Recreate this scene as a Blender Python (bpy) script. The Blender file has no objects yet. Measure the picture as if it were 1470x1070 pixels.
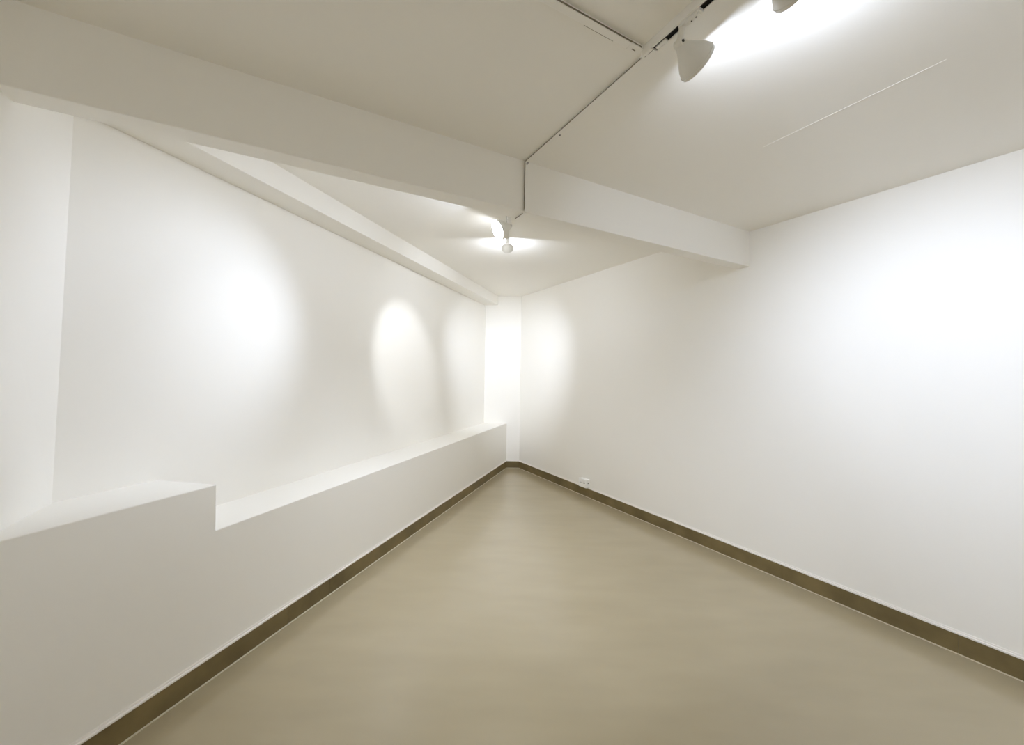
import bpy, bmesh, math
from mathutils import Vector, Matrix

# ------------------------------------------------------------------ camera
scene = bpy.context.scene
COL = scene.collection
F_PX, PITCH, ROLL, CAM_H = 578.14, 0.0049, 0.0158, 1.45
fw = Vector((0, math.cos(PITCH), math.sin(PITCH)))
rx = Vector((1, 0, 0)); up = rx.cross(fw)
cx = math.cos(ROLL) * rx + math.sin(ROLL) * up
cu = -math.sin(ROLL) * rx + math.cos(ROLL) * up
cam_d = bpy.data.cameras.new('camera'); cam = bpy.data.objects.new('camera', cam_d); COL.objects.link(cam)
cam_d.sensor_fit = 'HORIZONTAL'; cam_d.sensor_width = 36.0
cam_d.lens = F_PX / 1470 * 36.0; cam_d.clip_start = 0.02
M = Matrix.Identity(4)
for i in range(3):
    M[i][0], M[i][1], M[i][2] = cx[i], cu[i], -fw[i]
M[0][3], M[1][3], M[2][3] = 0, 0, CAM_H
cam.matrix_world = M
scene.camera = cam

# ------------------------------------------------------------------ world, exposure
w = bpy.data.worlds.new('world'); scene.world = w; w.use_nodes = True
w.node_tree.nodes['Background'].inputs[0].default_value = (0.75, 0.8, 0.9, 1)
w.node_tree.nodes['Background'].inputs[1].default_value = 0.05
vs = scene.view_settings
vs.view_transform = 'Standard'; vs.look = 'None'; vs.gamma = 1.0; vs.use_curve_mapping = False
vs.exposure = 0.24
cy = scene.cycles
cy.max_bounces = 24; cy.diffuse_bounces = 20; cy.glossy_bounces = 4
cy.sample_clamp_indirect = 6.0
cy.caustics_reflective = False; cy.caustics_refractive = False

# lamp power (W): beam = the narrow cone, spill = the bare bulb's wide glow
PW = dict(A=(102, 0.5, 0.7), B=(6, 3.4, 1.2), R=(10, 5, 0), S=(200, 0, 0), T=(270, 0, 0), C=(52, 1.3, 3.4), E=(46, 0.9, 1.5), D=(158, 4.8, 1.1), F=(18, 1.2, 0), G=(94, 0, 0))
COOL = (0.80, 0.895, 1.10); WARM = (0.89, 0.93, 1.01); NEUT = (0.84, 0.91, 1.06)

# ------------------------------------------------------------------ room geometry (metres)
aR, aL, aB, aE = -0.505, 0.2941, 1.0658, -0.4985
A2 = lambda a: Vector((math.sin(a), math.cos(a)))
N2 = lambda a: Vector((math.cos(a), -math.sin(a)))
dR, dL, dB, dE = A2(aR), A2(aL), A2(aB), A2(aE)
nR, nL, nE = N2(aR), N2(aL), N2(aE); nB = -N2(aB)
nK = nL
cR, cL, cK, cE = 3.1435, -1.8814, -2.2212, -0.838
zc, zf, zs, zl, zu = 2.6011, 2.6674, 0.1035, 0.6907, 0.9073
bf, bb, bz, xf, xz, fy = 1.8685, 1.9727, 2.3271, -2.0363, 2.5235, 6.2607
NY = Vector((0, 1))
REAR = -2.6                                    # rear wall, behind the viewer, square to the right wall
def isect(n1, c1, n2, c2):
    d = n1.x * n2.y - n1.y * n2.x
    return Vector(((c1 * n2.y - c2 * n1.y) / d, (n1.x * c2 - n2.x * c1) / d))
def v3(p, z): return Vector((p[0], p[1], z))

# ------------------------------------------------------------------ materials
def mat(name, col, rough=0.6, spec=0.3, bump=0.0, bscale=60.0, var=0.0, vscale=3.0, emit=None, metal=0.0):
    m = bpy.data.materials.new(name); m.use_nodes = True
    nt = m.node_tree; b = nt.nodes['Principled BSDF']
    b.inputs['Base Color'].default_value = (*col, 1); b.inputs['Roughness'].default_value = rough
    b.inputs['Specular IOR Level'].default_value = spec; b.inputs['Metallic'].default_value = metal
    tc = nt.nodes.new('ShaderNodeTexCoord')
    if var:
        n = nt.nodes.new('ShaderNodeTexNoise'); n.inputs['Scale'].default_value = vscale; n.inputs['Detail'].default_value = 6
        r = nt.nodes.new('ShaderNodeMapRange'); r.inputs[1].default_value = 0.3; r.inputs[2].default_value = 0.7
        r.inputs[3].default_value = 1 - var; r.inputs[4].default_value = 1 + var
        mx = nt.nodes.new('ShaderNodeMix'); mx.data_type = 'RGBA'; mx.blend_type = 'MULTIPLY'; mx.inputs[0].default_value = 1
        mx.inputs[6].default_value = (*col, 1)
        nt.links.new(tc.outputs['Object'], n.inputs['Vector']); nt.links.new(n.outputs[0], r.inputs[0])
        nt.links.new(r.outputs[0], mx.inputs[7]); nt.links.new(mx.outputs[2], b.inputs['Base Color'])
    if bump:
        n2 = nt.nodes.new('ShaderNodeTexNoise'); n2.inputs['Scale'].default_value = bscale; n2.inputs['Detail'].default_value = 4
        bp = nt.nodes.new('ShaderNodeBump'); bp.inputs['Strength'].default_value = bump; bp.inputs['Distance'].default_value = 0.004
        nt.links.new(tc.outputs['Object'], n2.inputs['Vector']); nt.links.new(n2.outputs[0], bp.inputs['Height'])
        nt.links.new(bp.outputs[0], b.inputs['Normal'])
    if emit:
        b.inputs['Emission Color'].default_value = (*emit[0], 1); b.inputs['Emission Strength'].default_value = emit[1]
    return m

M_WALL = mat('white_wall_paint', (0.874, 0.857, 0.812), 0.75, 0.2, bump=0.05, bscale=90, var=0.006, vscale=1.2)
M_CEIL = mat('white_ceiling_paint', (0.866, 0.848, 0.80), 0.8, 0.15, bump=0.04, bscale=70, var=0.008, vscale=0.9)
M_BEAD = mat('white_caulk', (0.88, 0.85, 0.81), 0.5, 0.35)
M_GROUT = mat('pale_grout', (0.66, 0.60, 0.46), 0.7, 0.2)
M_JOINT = mat('skirting_joint', (0.21, 0.175, 0.10), 0.7, 0.2)
M_PLASTIC = mat('white_plastic', (0.84, 0.825, 0.785), 0.4, 0.4)
M_SOCKET = mat('bright_white_plastic', (0.92, 0.92, 0.90), 0.35, 0.5)
M_DARK = mat('dark_slot', (0.012, 0.010, 0.008), 0.6, 0.2)
M_HOLE = mat('socket_hole', (0.10, 0.09, 0.08), 0.7, 0.2)
M_LAMP = mat('white_lamp_enamel', (0.72, 0.705, 0.655), 0.38, 0.45)
M_INNER = mat('lamp_inner_reflector', (0.85, 0.85, 0.85), 0.3, 0.5)
M_SEAM_SHADOW = mat('conduit_seam_shadow', (0.20, 0.18, 0.135), 0.7, 0.1)  # real seams, and the shadow line painted along conduit edges
M_SCREW = mat('dark_screw', (0.05, 0.045, 0.04), 0.5, 0.4)
M_BULB = mat('lit_bulb', (0.9, 0.9, 0.9), 0.4, 0.3, emit=((1.0, 0.985, 0.96), 6.0))

def floor_mat():
    m = bpy.data.materials.new('olive_grey_floor'); m.use_nodes = True
    nt = m.node_tree; b = nt.nodes['Principled BSDF']; L = nt.links.new
    tc = nt.nodes.new('ShaderNodeTexCoord')
    def noise(scale, detail, rough=0.55, stretch=None):
        n = nt.nodes.new('ShaderNodeTexNoise'); n.inputs['Scale'].default_value = scale
        n.inputs['Detail'].default_value = detail; n.inputs['Roughness'].default_value = rough
        if stretch:
            mp = nt.nodes.new('ShaderNodeMapping'); mp.inputs['Scale'].default_value = stretch
            mp.inputs['Rotation'].default_value = (0, 0, 0.25)
            L(tc.outputs['Object'], mp.inputs['Vector']); L(mp.outputs[0], n.inputs['Vector'])
        else:
            L(tc.outputs['Object'], n.inputs['Vector'])
        return n
    big = noise(1.3, 2, 0.5, (0.7, 1.4, 1)); mid = noise(4.5, 2, 0.5, (0.6, 1.9, 1)); fine = noise(45, 3)
    r1 = nt.nodes.new('ShaderNodeValToRGB')
    r1.color_ramp.elements[0].position = 0.32; r1.color_ramp.elements[0].color = (*FLOOR_A, 1)
    r1.color_ramp.elements[1].position = 0.70; r1.color_ramp.elements[1].color = (*FLOOR_B, 1)
    L(big.outputs[0], r1.inputs[0])
    mr = nt.nodes.new('ShaderNodeMapRange'); mr.inputs[1].default_value = 0.3; mr.inputs[2].default_value = 0.7
    mr.inputs[3].default_value = 0.975; mr.inputs[4].default_value = 1.025; L(mid.outputs[0], mr.inputs[0])
    mx = nt.nodes.new('ShaderNodeMix'); mx.data_type = 'RGBA'; mx.blend_type = 'MULTIPLY'; mx.inputs[0].default_value = 1
    L(r1.outputs[0], mx.inputs[6]); L(mr.outputs[0], mx.inputs[7])
    # sparse small dark scuffs
    sc = noise(16, 2, 0.5, (1.0, 2.6, 1)); r2 = nt.nodes.new('ShaderNodeMapRange')
    r2.inputs[1].default_value = 0.70; r2.inputs[2].default_value = 0.80; r2.inputs[3].default_value = 1.0; r2.inputs[4].default_value = 1.0
    L(sc.outputs[0], r2.inputs[0])
    mx2 = nt.nodes.new('ShaderNodeMix'); mx2.data_type = 'RGBA'; mx2.blend_type = 'MULTIPLY'; mx2.inputs[0].default_value = 1
    L(mx.outputs[2], mx2.inputs[6]); L(r2.outputs[0], mx2.inputs[7]); L(mx2.outputs[2], b.inputs['Base Color'])
    rr = nt.nodes.new('ShaderNodeMapRange'); rr.inputs[1].default_value = 0.3; rr.inputs[2].default_value = 0.7
    rr.inputs[3].default_value = 0.20; rr.inputs[4].default_value = 0.225; L(mid.outputs[0], rr.inputs[0]); L(rr.outputs[0], b.inputs['Roughness'])
    b.inputs['Specular IOR Level'].default_value = 1.0
    bp = nt.nodes.new('ShaderNodeBump'); bp.inputs['Strength'].default_value = 0.03; bp.inputs['Distance'].default_value = 0.003
    L(mid.outputs[0], bp.inputs['Height']); L(bp.outputs[0], b.inputs['Normal'])
    return m
FLOOR_A = (0.405, 0.343, 0.222); FLOOR_B = (0.43, 0.367, 0.243)
M_FLOOR = floor_mat()
M_SKIRT = mat('olive_brown_skirting', (0.175, 0.132, 0.058), 0.42, 0.35, var=0.28, vscale=4.0, bump=0.05, bscale=30)

# ------------------------------------------------------------------ helpers
def prism(bm, pts, z0, z1):
    """closed prism over a footprint; pts 2-D (any winding); z0/z1 numbers or lists per point"""
    pts = [Vector((p[0], p[1])) for p in pts]
    if sum(a.x * b.y - b.x * a.y for a, b in zip(pts, pts[1:] + pts[:1])) < 0: pts.reverse()
    lo = [bm.verts.new((p.x, p.y, z0)) for p in pts]; hi = [bm.verts.new((p.x, p.y, z1)) for p in pts]
    n = len(pts)
    bm.faces.new(list(reversed(lo))); bm.faces.new(hi)
    for i in range(n):
        j = (i + 1) % n; bm.faces.new((lo[i], lo[j], hi[j], hi[i]))
def box(bm, o, ax, ay, az):
    """box from corner o spanned by three vectors"""
    o, ax, ay, az = map(Vector, (o, ax, ay, az))
    if ax.cross(ay).dot(az) < 0: ax, ay = ay, ax
    v = [bm.verts.new(o + ax * i + ay * j + az * k) for k in (0, 1) for j in (0, 1) for i in (0, 1)]
    for f in ((0, 2, 3, 1), (4, 5, 7, 6), (0, 1, 5, 4), (1, 3, 7, 5), (3, 2, 6, 7), (2, 0, 4, 6)):
        bm.faces.new([v[i] for i in f])
def cbox(bm, c, ax, ay, az):
    c, ax, ay, az = map(Vector, (c, ax, ay, az)); box(bm, c - (ax + ay + az) / 2, ax, ay, az)
def frame_of(axis):
    a = Vector(axis).normalized(); t = Vector((0, 0, 1)) if abs(a.z) < 0.95 else Vector((1, 0, 0))
    u = a.cross(t).normalized(); v = a.cross(u).normalized(); return a, u, v
def lathe(bm, o, axis, prof, n=48, closed=False):
    """revolve prof [(along, radius)] about the axis from o; closed joins last ring to first"""
    a, u, v = frame_of(axis); o = Vector(o); rings = []
    for s, r in prof:
        if r < 1e-6: rings.append([bm.verts.new(o + a * s)])
        else: rings.append([bm.verts.new(o + a * s + (u * math.cos(2 * math.pi * k / n) + v * math.sin(2 * math.pi * k / n)) * r) for k in range(n)])
    pairs = list(zip(rings, rings[1:])) + ([(rings[-1], rings[0])] if closed else [])
    for A, B in pairs:
        for k in range(n):
            q = (k + 1) % n
            if len(A) == 1 and len(B) == 1: continue
            if len(A) == 1: bm.faces.new((A[0], B[k], B[q]))
            elif len(B) == 1: bm.faces.new((A[k], B[0], A[q]))
            else: bm.faces.new((A[k], B[k], B[q], A[q]))
def obj(name, bm, m, parent=None, bevel=0.0, smooth=False, world=None):
    bmesh.ops.recalc_face_normals(bm, faces=bm.faces)
    me = bpy.data.meshes.new(name); bm.to_mesh(me); bm.free()
    me.materials.append(m)
    o = bpy.data.objects.new(name, me); COL.objects.link(o)
    if parent is not None: o.parent = parent
    if smooth:
        for p in me.polygons: p.use_smooth = True
    if bevel:
        b = o.modifiers.new('bevel', 'BEVEL'); b.width = bevel; b.segments = 2; b.limit_method = 'ANGLE'; b.angle_limit = math.radians(40)
    if smooth:
        e = o.modifiers.new('edges', 'EDGE_SPLIT'); e.split_angle = math.radians(38)
    return o
def struct(name, bm, m, **k):
    o = obj(name, bm, m, **k)
    if k.get('parent') is None: o['kind'] = 'structure'
    return o
def empty(name, loc, label, cat, group=None, rot=None):
    o = bpy.data.objects.new(name, None); COL.objects.link(o); o.empty_display_size = 0.05
    o.location = loc
    if rot is not None: o.rotation_euler = rot
    tag(o, label, cat, group); return o
def tag(o, label, cat, group=None):
    o['label'] = label; o['category'] = cat
    if group: o['group'] = group
NB = bmesh.new

# ------------------------------------------------------------------ room shell
pG = isect(nK, cK, nE, cE)                    # corner of recess wall and end wall
pJ = isect(nE, cE, nL, cL)                    # end wall meets the parapet face
pF1 = isect(nK, cK, NY, fy); pF2 = isect(nR, cR, NY, fy); pFL = isect(nL, cL, NY, fy)
pM = isect(nL, cL, dR, REAR); pN = isect(nR, cR, dR, REAR)
OUT = 0.16
room = [pF1, pF2, pN, pM, pJ, pG]
cen = sum(room, Vector((0, 0))) / 6
big = [c + (c - cen).normalized() * 0.6 for c in room]
# ceiling splits at the beam
bq = (bf + bb) / 2
cutL, cutR = isect(nL, cL - 0.9, nB, bq), isect(nR, cR + 0.3, nB, bq)

b = NB(); prism(b, big, -0.15, 0.0); struct('floor', b, M_FLOOR)
b = NB()
prism(b, [cutL, cutR, isect(nR, cR + .3, dR, REAR - .3), isect(nL, cL - .9, dR, REAR - .3)], zc, zf + 0.2)
prism(b, [cutL, cutR, isect(nR, cR + .3, NY, fy + .3), isect(nL, cL - .9, NY, fy + .3)], zf, zf + 0.2)
struct('ceiling', b, M_CEIL)
b = NB(); prism(b, [pF2 + dR * OUT, pN - dR * OUT, pN - dR * OUT + nR * OUT, pF2 + dR * OUT + nR * OUT], -0.02, zf + 0.1); struct('wall_right', b, M_WALL)
b = NB(); prism(b, [pF1 - Vector((.3, 0)), pF2 + Vector((0.06, 0)), pF2 + Vector((.06, OUT)), pF1 + Vector((-.3, OUT))], -0.02, zf + 0.1); struct('wall_far', b, M_WALL)
# recess wall: board lining that stops just below the boxed-in beam, leaving a thin shadow gap
b = NB()
kk0, kk1 = pG - dL * 0.2, pF1 + dL * 0.1
prism(b, [kk0, kk1, kk1 - nK * 0.02, kk0 - nK * 0.02], zl - 0.1, xz - 0.030)
prism(b, [kk0 - nK * 0.02, kk1 - nK * 0.02, kk1 - nK * OUT, kk0 - nK * OUT], zl - 0.1, zf + 0.1)
struct('wall_back', b, M_WALL)
# end wall, leaning a little as it does on site
b = NB()
lean = 0.026
g0, g1 = pG - dL * 0.0, pG + dL * 0.042
j0, j1 = pJ + (pJ - pG) * 0.3, pJ + (pJ - pG) * 0.3
off = -nE * 0.3
vs_ = []
for p, z in ((pG + dE * .02, zu - .05), (j0, zu - .05), (j0 + off, zu - .05), (pG + dE * .02 + off, zu - .05),
             (g1 + dE * .02, 2.47), (j1, 2.47), (j1 + off, 2.47), (g1 + dE * .02 + off, 2.47)):
    vs_.append(b.verts.new((p.x, p.y, z)))
for f in ((0, 3, 2, 1), (4, 5, 6, 7), (0, 1, 5, 4), (1, 2, 6, 5), (2, 3, 7, 6), (3, 0, 4, 7)): b.faces.new([vs_[i] for i in f])
prism(b, [g1 + dE * .02, j1, j1 + off, g1 + dE * .02 + off], 2.47, zf + 0.1)
struct('wall_end', b, M_WALL)
# wall over the parapet line towards the viewer, outside the frame, and the rear wall
b = NB(); prism(b, [pJ, pM - dR * OUT, pM - dR * OUT - nL * OUT, pJ - nL * OUT], zu, zf + 0.1); struct('wall_left', b, M_WALL)
b = NB(); prism(b, [pM - nR * .3, pN + nR * .2, pN + nR * .2 - dR * OUT, pM - nR * .3 - dR * OUT], -0.02, zf + 0.1); struct('wall_rear', b, M_WALL)

# parapet (low wall with a wide ledge, higher towards the viewer)
uF = nL * cL + dL * 1.4232; uB = nL * (cK - 0.03) + dL * 1.383
lowF, lowB = pFL + dL * 0.02, isect(nL, cK - 0.03, NY, fy + .02)
jj = pM - dL * 0.1; jb = nL * (cK - 0.03) + dL * jj.dot(dL)
b = NB()
front = [(lowF, -.02), (lowF, zl), (uF, zl), (uF, zu), (jj, zu), (jj, -.02)]
back = [(lowB, -.02), (lowB, zl), (uB, zl), (uB, zu), (jb, zu), (jb, -.02)]
fv = [b.verts.new((p.x, p.y, z)) for p, z in front]; bv = [b.verts.new((p.x, p.y, z)) for p, z in back]
b.faces.new(fv); b.faces.new(bv[::-1])
for i in range(6): k = (i + 1) % 6; b.faces.new((fv[i], bv[i], bv[k], fv[k]))
struct('wall_parapet', b, M_WALL, bevel=0.004)

# main beam and the boxed-in beam along the recess wall
b = NB()
l0, l1 = isect(nL, cL - .55, nB, bf), isect(nL, cL - .55, nB, bb)
r0, r1 = isect(nR, cR + .05, nB, bf), isect(nR, cR + .05, nB, bb)
prism(b, [l0, r0, r1, l1], bz, zf + 0.1); struct('ceiling_beam', b, M_WALL, bevel=0.004)
b = NB()
k0, k1 = isect(nL, xf, NY, fy + .05), isect(nL, cK - .02, NY, fy + .05)
prism(b, [isect(nL, xf, nE, cE - .1), k0, k1, isect(nL, cK - .02, nE, cE - .1)], xz, zf + 0.05); struct('boxed_beam', b, M_WALL, bevel=0.003)

# skirting: dark tiles with thin joints, a white sealant bead above, a pale grout line at the floor
def skirting(name, p, q, n, joints):
    """p->q along the wall face, n points into the room"""
    d = (q - p).normalized(); T = 0.007
    o = None
    b = NB(); cuts = [0.0] + sorted(joints) + [(q - p).length]
    for s, e in zip(cuts, cuts[1:]):
        s2, e2 = s + 0.0012, e - 0.0012
        prism(b, [p + d * s2, p + d * e2, p + d * e2 + n * T, p + d * s2 + n * T], 0.004, zs - 0.002)
    o = struct(name, b, M_SKIRT)
    b = NB(); prism(b, [p, q, q + n * (T - .002), p + n * (T - .002)], 0.0, zs - 0.003); obj('joint_filler', b, M_JOINT, o)
    b = NB(); prism(b, [p, q, q + n * (T + .004), p + n * (T + .004)], zs, zs + 0.010)
    prism(b, [p, q, q + n * 0.0035, p + n * 0.0035], zs + 0.010, zs + 0.020)
    bd = obj('sealant_bead', b, M_BEAD, o, bevel=0.002); bd['label'] = 'thin white sealant bead above the dark skirting'
    b = NB(); prism(b, [p, q, q + n * (T + .007), p + n * (T + .007)], -0.001, 0.0035)
    gr = obj('grout_line', b, M_GROUT, o); gr['label'] = 'pale grout line at the floor'
    return o
nRi = -nR
rp = lambda s: nR * cR + dR * s
skirting('baseboard_right', pN, pF2, nRi, [s - REAR for s in (-1.9, -1.0, -.1, .72, 1.598, 2.159, 2.464, 3.126, 3.75, 4.6)])
lp0 = (pM).dot(dL)
skirting('baseboard_left', pM, pFL, nL, [s - lp0 for s in (-.6, .35, .95, 1.846, 2.176, 2.72, 3.331, 4.0, 4.8)])
skirting('baseboard_far', pFL, pF2, -NY, [0.19])

# ------------------------------------------------------------------ hairline ceiling joints
def ridge(name, p, q, wd, h, z):
    b = NB(); d = (q - p).normalized(); n = Vector((-d.y, d.x))
    prism(b, [p - n * wd / 2, q - n * wd / 2, q + n * wd / 2, p + n * wd / 2], z - h, z + 0.001)
    struct(name, b, M_BEAD)
ridge('trim_1', Vector((1.232, 1.996)), Vector((1.535, 1.433)), 0.0022, 0.0014, zc)

# ------------------------------------------------------------------ track lamps
def spot(name, parent, loc, direction, watts, angle, col, rad=0.03, blend=1.0):
    l = bpy.data.lights.new(name, 'SPOT'); l.energy = watts; l.color = col; l.spot_size = math.radians(angle)
    l.spot_blend = blend; l.shadow_soft_size = rad
    o = bpy.data.objects.new(name, l); COL.objects.link(o); o.parent = parent; o.location = loc
    o.rotation_euler = Vector(direction).to_track_quat('-Z', 'Y').to_euler(); return o
def point(name, parent, loc, watts, col, rad=0.025):
    l = bpy.data.lights.new(name, 'POINT'); l.energy = watts; l.color = col; l.shadow_soft_size = rad
    o = bpy.data.objects.new(name, l); COL.objects.link(o); o.parent = parent; o.location = loc; return o

def disc(name, parent, loc, direction, watts, col, size):
    l = bpy.data.lights.new(name, 'AREA'); l.shape = 'DISK'; l.size = size; l.energy = watts; l.color = col
    o = bpy.data.objects.new(name, l); COL.objects.link(o); o.parent = parent; o.location = loc
    o.rotation_euler = Vector(direction).to_track_quat('-Z', 'Y').to_euler(); return o

def track_lamp(label, mount, tdir, knuckle, axis, R, L, beam, angle, glow, edge, col, blend=1.0, group='track lamps', stem=0.0, beam_dir=None):
    """mount: point on the track's lower face; knuckle: back of the head; axis: where it points"""
    mount, knuckle = Vector(mount), Vector(knuckle); a = Vector(axis).normalized(); k = knuckle - mount
    t = empty('track_lamp', mount, label, 'lamp', group)
    td = v3(tdir, 0).normalized(); tn = Vector((td.y, -td.x, 0))
    # adapter that clips into the slot
    b = NB(); cbox(b, (0, 0, -0.0026), td * 0.077, tn * 0.019, Vector((0, 0, 0.0108)))
    cbox(b, td * 0.010 + Vector((0, 0, -0.0095)), td * 0.045, tn * 0.015, Vector((0, 0, 0.006)))
    ad = obj('adapter', b, M_PLASTIC, t, bevel=0.0015)
    for s in (0.004, 0.020):
        b = NB(); lathe(b, td * s + Vector((0, 0, -0.0135)), (0, 0, 1), [(0, 0), (0, 0.0022), (0.002, 0.0022), (0.002, 0)], 12)
        obj('screw', b, M_SCREW, ad)
    # arm: flattened stem from adapter to the knuckle
    b = NB(); st = td * stem + Vector((0, 0, -0.006)); d = k - st
    aa, uu, vv = frame_of(d)
    lathe(b, st, d, [(0, 0), (0, 0.0095), (d.length * .5, 0.0105), (d.length, 0.013), (d.length, 0)], 20)
    arm = obj('arm', b, M_LAMP, t, smooth=True)
    b = NB(); side = a.cross(Vector((0, 0, 1))).normalized()
    lathe(b, k - side * 0.014, side, [(0, 0), (0, 0.012), (0.003, 0.0145), (0.025, 0.0145), (0.028, 0.012), (0.028, 0)], 24)
    kn = obj('knuckle', b, M_LAMP, t, smooth=True)
    for q in (-0.0165, 0.0137):
        b = NB(); lathe(b, k + side * q, side, [(0, 0), (0, 0.0045), (0.0028, 0.0045), (0.0028, 0)], 12)
        obj('screw', b, M_SCREW, kn)
    # shade: short neck flaring into a cone, rounded shoulder and a straight rim band, open in front
    o0 = k + a * 0.002; tk = 0.0025
    outer = [(0.0, 0.0), (0.0, 0.24), (0.05, 0.30), (0.14, 0.36), (0.26, 0.47), (0.42, 0.63), (0.58, 0.79), (0.72, 0.91), (0.82, 0.97), (0.90, 1.0), (1.0, 1.0)]
    prof = [(s * L, r * R) for s, r in outer]
    inner = [(s * L + (tk if s < 0.9 else 0), max(r * R - tk, 0)) for s, r in reversed(outer[2:])] + [(0.05 * L + tk, 0)]
    b = NB(); lathe(b, o0, a, prof + inner, 56); sh = obj('lamp_shade', b, M_LAMP, t, smooth=True)
    b = NB(); lathe(b, o0, a, [(0.885 * L, R + 0.0), (0.885 * L, R + 0.0016), (0.915 * L, R + 0.0016), (0.915 * L, R)], 56)
    obj('rim_band', b, M_LAMP, sh)
    # reflector bulb whose lit face sits just behind the rim
    b = NB(); f = 0.80 * L
    lathe(b, o0, a, [(0.12 * L, 0), (0.12 * L, 0.17 * R), (0.3 * L, 0.24 * R), (0.62 * L, 0.60 * R), (0.74 * L, 0.68 * R), (f, 0.66 * R), (f + 0.05 * L, 0.40 * R), (f + 0.062 * L, 0)], 40)
    bu = obj('bulb', b, M_BULB, t, smooth=True); bu['label'] = 'lit white bulb face'
    face = o0 + a * (f + 0.07 * L + 0.004)
    if beam: spot('lamp_beam', t, face, beam_dir or a, beam, angle, col, 0.022, blend)
    if glow: disc('lamp_glow', t, o0 + a * (L - 0.002), a, glow, col, R * 1.2)
    if edge: point('lamp_rim_light', t, o0 + a * (L - 0.004), edge, col, 0.010)
    return t

def track(name, label, p, q, zt, group=None, w=0.034, h=0.030, feed_at=None):
    """surface track from p to q under the ceiling zt: C-shaped rail, black slot, end pieces"""
    d = (q - p).normalized(); n = Vector((d.y, -d.x)); t = empty(name, v3(p, zt), label, 'light track', group)
    Lt = (q - p).length; D = v3(d, 0); Nn = v3(n, 0); Z = Vector((0, 0, 1)); s = 0.0105
    b = NB()
    box(b, -Nn * w / 2 - Z * 0.004, D * Lt, Nn * w, Z * 0.004)
    for sg in (-1, 1):
        a0 = Nn * (sg * w / 2); inn = Nn * (-sg)
        box(b, a0 - Z * h, D * Lt, inn * 0.004, Z * (h - .004))
        box(b, a0 + inn * 0.004 - Z * h, D * Lt, inn * (w / 2 - s - .004), Z * 0.003)
    obj('rail', b, M_PLASTIC, t)
    b = NB(); box(b, -Nn * (w / 2 - .0045) - Z * (h - .0045), D * Lt, Nn * (w - .009), Z * 0.012)
    cl = obj('slot_channel', b, M_DARK, t); cl['label'] = 'black slot of the track'
    b = NB(); box(b, -Nn * (w / 2 - .0045) + Nn * .0165 - Z * (h - .0032), D * Lt, Nn * 0.0022, Z * 0.004)
    obj('conductor_strip', b, M_SCREW, t)
    if feed_at is not None:
        # end feed: a cover plate with a little wedge cap that reaches into the slot
        b = NB(); box(b, -Nn * (w / 2 + .001) - Z * (h + .0035) - D * 0.012, D * (feed_at), Nn * (w + .002), Z * (h + .003))
        fe = obj('end_feed', b, M_PLASTIC, t, bevel=0.0015)
        b = NB(); box(b, -Nn * (s - .001) - Z * (h + .001) + D * (feed_at - .006), D * 0.042, Nn * (2 * s - .008), Z * 0.010); obj('slot_plug', b, M_PLASTIC, fe, bevel=0.002)
        b = NB(); zf_ = -(h + .0038)
        for s0, s1 in ((-0.004, 0.004), (0.010, 0.036)): box(b, Nn * 0.006 + Z * zf_ + D * s0, D * (s1 - s0), Nn * 0.0016, Z * 0.001)
        obj('cover_slit', b, M_SCREW, fe)
    return t

def conduit(name, label, pts, normals, w, h, group, line=True, fixings=(), side=1, lw=0.0022):
    """flat cable trunking along 3-D points lying on a surface; normals point away from the surface"""
    t = empty(name, pts[0], label, 'cable conduit', group); b = NB(); b2 = NB(); o = Vector(pts[0])
    for (p, q), n in zip(zip(pts, pts[1:]), normals):
        p, q, n = Vector(p), Vector(q), Vector(n).normalized(); d = (q - p).normalized(); s = d.cross(n).normalized()
        box(b, p - o - s * w / 2, q - p, s * w, n * h)
        if line: box(b2, p - o + s * side * (w / 2 - .0002) + n * (h - 0.0045) + d * .01, q - p - d * .02, s * side * lw, n * 0.0022)  # dark strip puts the contact shadow at the conduit edge into colour
    obj('trunking', b, M_PLASTIC, t, bevel=0.0015)
    if line: ln = obj('edge_shadow_line', b2, M_SEAM_SHADOW, t); ln['label'] = 'dark strip for the contact shadow and gap along the edge'
    if fixings:
        for c, n in fixings:
            b = NB(); lathe(b, Vector(c) - o, n, [(0, 0), (0, 0.004), (0.002, 0.004), (0.002, 0)], 12)
            obj('screw', b, M_SCREW, t)
    return t

FAX = (-0.74, 0.60, -1.75)
# --- near track along the ceiling, running back over the viewer's head
TW, TH = 0.034, 0.030
tc_n = 1.077                                   # distance of the track line, parallel to the right wall
tp = lambda s, n=tc_n: nR * n + dR * s
t_start = tp(1.008); t_end = tp(-2.3)
track('light_track', 'white ceiling track with black slot running past the cone lamps', t_start, t_end, zc, 'light tracks', TW, TH, feed_at=0.045)
tilt = math.radians(23); yw = math.radians(-5)
axA = v3((nR * math.cos(yw) + dR * math.sin(yw)) * math.cos(tilt), -math.sin(tilt))
GRP = 'track lamps'
RA, LA = 0.060, 0.090
def near_lamp(s, label, beam, glow, edge, ax=axA, col=COOL, ang=90, blend=1.0):
    return track_lamp(label, v3(tp(s), zc - TH), -dR, v3(tp(s + 0.0465, 1.085), 2.526), ax, RA, LA, beam, ang, glow, edge, col, blend, GRP, -0.030, ax + v3(dR * 0.07, -0.22))
near_lamp(0.8335, 'white cone-shaped track lamp seen whole, aimed at the right wall', *PW['A'])
near_lamp(0.5335, 'white track lamp cut off by the top edge of the photo', *PW['B'])
near_lamp(-0.55, 'added unseen track lamp on the ceiling track behind the viewer, aimed at the right wall', *PW['R'])  # added out of view for more light from behind
near_lamp(-1.0, 'added unseen fill lamp behind the viewer, turned down to the floor', *PW['S'], ax=v3(-dR * .3 - nR * .35, -.86), ang=100)  # added fill: floor bounce lifts the near ceiling
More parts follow.
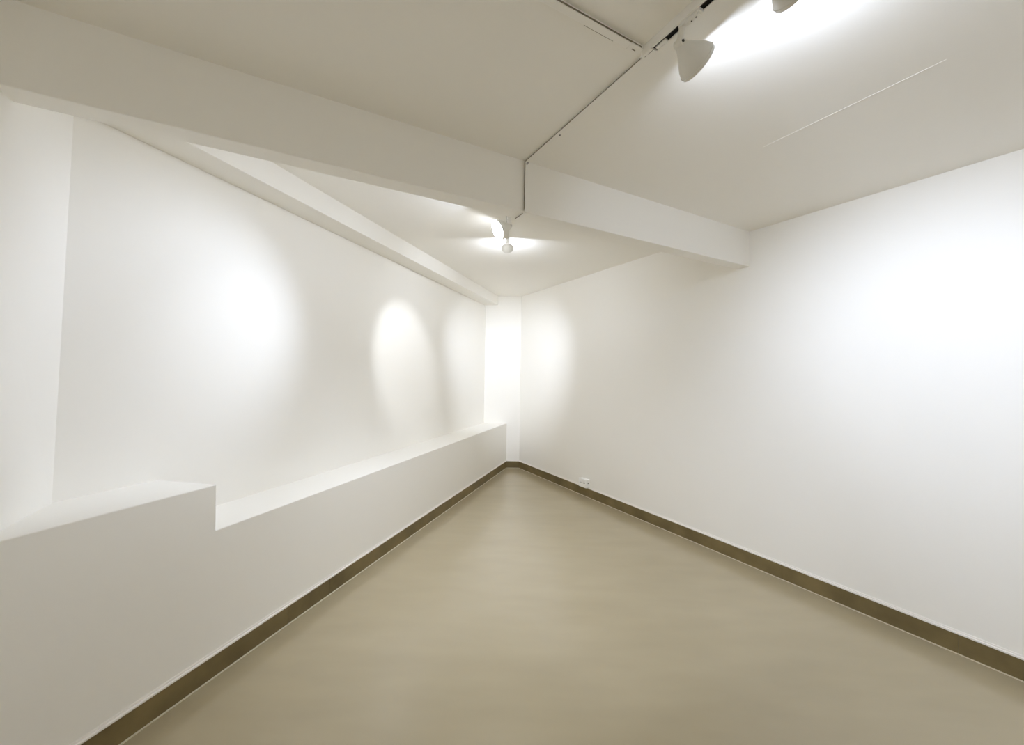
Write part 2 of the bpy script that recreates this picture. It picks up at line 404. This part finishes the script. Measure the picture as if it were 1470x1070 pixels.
near_lamp(-1.5, 'added unseen fill lamp behind the viewer, turned towards the left wall', *PW['T'], ax=v3(-nR * .95 - dR * .2, -.25), ang=110)  # added fill: left wall bounce raises the room's ambient level

# --- rear track behind the beam with three lamps
rt0, rt1 = Vector((-0.035, 2.36)), Vector((-0.058, 3.58))
track('light_track', 'short white ceiling track tucked behind the beam', rt0, rt1, zf, 'light tracks', TW, TH)
rd = (rt1 - rt0).normalized()
def rear_lamp(y, label, head, axis, R, L, beam, glow, edge, ang, col, blend):
    m = rt0 + rd * (y - rt0.y); h = Vector(head); a = Vector(axis).normalized()
    return track_lamp(label, v3(m, zf - TH), rd, h - a * (L * 0.75), axis, R, L, beam, ang, glow, edge, col, blend, GRP)
aim = lambda h, p: Vector(p) - Vector(h)
hC = (-0.092, 2.745, 2.442); hE = (-0.075, 3.06, 2.53); hD = (-0.057, 3.515, 2.562)
rear_lamp(2.80, 'white track lamp with glowing face under the beam', hC, aim(hC, (-1.70, 2.01, 1.58)), 0.072, 0.10, *PW['C'], 59, COOL, 0.9)
rear_lamp(3.05, 'white track lamp hidden behind the glowing one', hE, aim(hE, (-1.08, 4.06, 1.60)), 0.046, 0.070, *PW['E'], 43, WARM, 0.7)
rear_lamp(3.47, 'small round white lamp below the glowing one, seen from behind', hD, aim(hD, (-0.08, 6.26, 1.38)), 0.051, 0.062, *PW['D'], 62, NEUT, 1.0)

# --- added unseen third track behind the beam; its two fill lamps brighten ledge and floor
bt0, bt1 = nB * (bb + 0.06) + dB * 1.00, nB * (bb + 0.06) + dB * -0.35
track('light_track', 'added unseen ceiling track along the back of the beam above the ledge', bt0, bt1, zf, 'light tracks', TW, TH)
bd_ = (bt1 - bt0).normalized(); mF = bt0 + bd_ * 0.75; mG = bt0 + bd_ * 0.15
track_lamp('added fill lamp hidden by the beam, brightening the ledge below', v3(mF, zf - TH), bd_, v3(mF, 2.605), FAX, 0.046, 0.060, PW['F'][0], 74, PW['F'][1], PW['F'][2], NEUT, 1.0, GRP)  # added to brighten the ledge, unseen behind the beam

track_lamp('added fill lamp hidden by the beam, pointing down at the floor', v3(mG, zf - TH), bd_, v3(mG, 2.605), (0.10, 0.35, -1.0), 0.046, 0.060, PW['G'][0], 104, PW['G'][1], PW['G'][2], NEUT, 1.0, GRP)  # added downlight, unseen, lifting the floor and lower walls

# --- cable trunking
SIDE_V, SIDE_X = -1, 1
zt = zc; cn = 1.0975
pa = v3(tp(1.040, cn), zt); pb = v3(nR * cn + dR * (bf + 0.0), zt)
pb = v3(isect(nR, cn, nB, bf), zt); pc = v3(isect(nR, cn, nB, bf), bz); pd = v3(isect(nR, cn, nB, bb - .004), bz)
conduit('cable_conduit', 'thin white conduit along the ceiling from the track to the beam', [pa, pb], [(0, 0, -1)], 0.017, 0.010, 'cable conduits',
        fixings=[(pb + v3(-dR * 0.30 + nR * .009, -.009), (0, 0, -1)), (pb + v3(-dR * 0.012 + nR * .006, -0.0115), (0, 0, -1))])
nb3 = v3(-nB, 0)
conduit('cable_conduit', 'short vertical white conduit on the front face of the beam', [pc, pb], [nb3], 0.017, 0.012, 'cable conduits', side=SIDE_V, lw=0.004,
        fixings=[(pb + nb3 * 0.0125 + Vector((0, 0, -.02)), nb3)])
conduit('cable_conduit', 'stub of white conduit under the beam towards the glowing lamp', [pc, pd], [(0, 0, -1)], 0.015, 0.010, 'cable conduits')
cd = 1.0209
q0 = v3(isect(nR, 1.0588, nB, cd), zt - .0004); q1 = v3(isect(nR, -1.2, nB, cd), zt - .0004)
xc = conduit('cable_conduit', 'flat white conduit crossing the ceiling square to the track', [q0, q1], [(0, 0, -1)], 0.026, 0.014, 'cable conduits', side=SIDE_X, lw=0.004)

# short dark gap along the far edge of the crossing conduit and its clip near the track
ud = (q1 - q0).normalized(); us_ = v3(nB, 0)
b = NB(); box(b, us_ * 0.0132 + ud * 0.115 - Vector((0, 0, .013)), ud * 0.125, us_ * 0.0016, Vector((0, 0, .002))); obj('lid_gap', b, M_SEAM_SHADOW, xc)
b = NB(); cbox(b, ud * 0.035 - Vector((0, 0, .0075)), ud * 0.040, us_ * 0.030, Vector((0, 0, .0149))); cl_ = obj('end_clip', b, M_PLASTIC, xc, bevel=0.001)
b = NB(); cbox(b, ud * 0.030 + us_ * 0.004 - Vector((0, 0, .0152)), ud * 0.016, us_ * 0.003, Vector((0, 0, .001))); obj('clip_slot', b, M_SEAM_SHADOW, cl_)

# ------------------------------------------------------------------ surface socket on the right wall
sd, sz0, sz1, sp, sw = 3.733, 0.119, 0.214, 0.060, 0.135
so = nR * cR + dR * sd
s_ = empty('power_socket', v3(so, sz0), 'small white surface power socket on right wall above dark skirting', 'socket')
D3, N3, Z3 = v3(dR, 0), v3(-nR, 0), Vector((0, 0, 1))
b = NB(); box(b, (0, 0, 0), D3 * sw, N3 * (sp - .014), Z3 * (sz1 - sz0)); obj('housing', b, M_SOCKET, s_, bevel=0.004)
b = NB(); box(b, N3 * (sp - .013) - D3 * .002 - Z3 * .002, D3 * (sw + .004), N3 * .013, Z3 * (sz1 - sz0 + .004)); fp = obj('face_plate', b, M_SOCKET, s_, bevel=0.004)
for k in range(2):
    c = N3 * (sp - .0005) + D3 * (0.036 + 0.064 * k) + Z3 * 0.052
    b = NB(); lathe(b, c, N3, [(0, 0), (0, .024), (.0015, .024), (.0015, .021), (.0008, .020), (.0008, 0)], 32); so_ = obj('outlet', b, M_SOCKET, fp, smooth=True)
    for dx in (-.0095, .0095):
        b = NB(); lathe(b, c + D3 * dx + N3 * .0006, N3, [(0, 0), (0, .0048), (.0016, .0048), (.0016, 0)], 16)
        obj('pin_hole', b, M_HOLE, so_)
b = NB(); cbox(b, N3 * 0.026 + Z3 * 0.055 - D3 * .0003, D3 * .0016, N3 * .013, Z3 * .011); obj('cable_knockout', b, M_HOLE, s_)
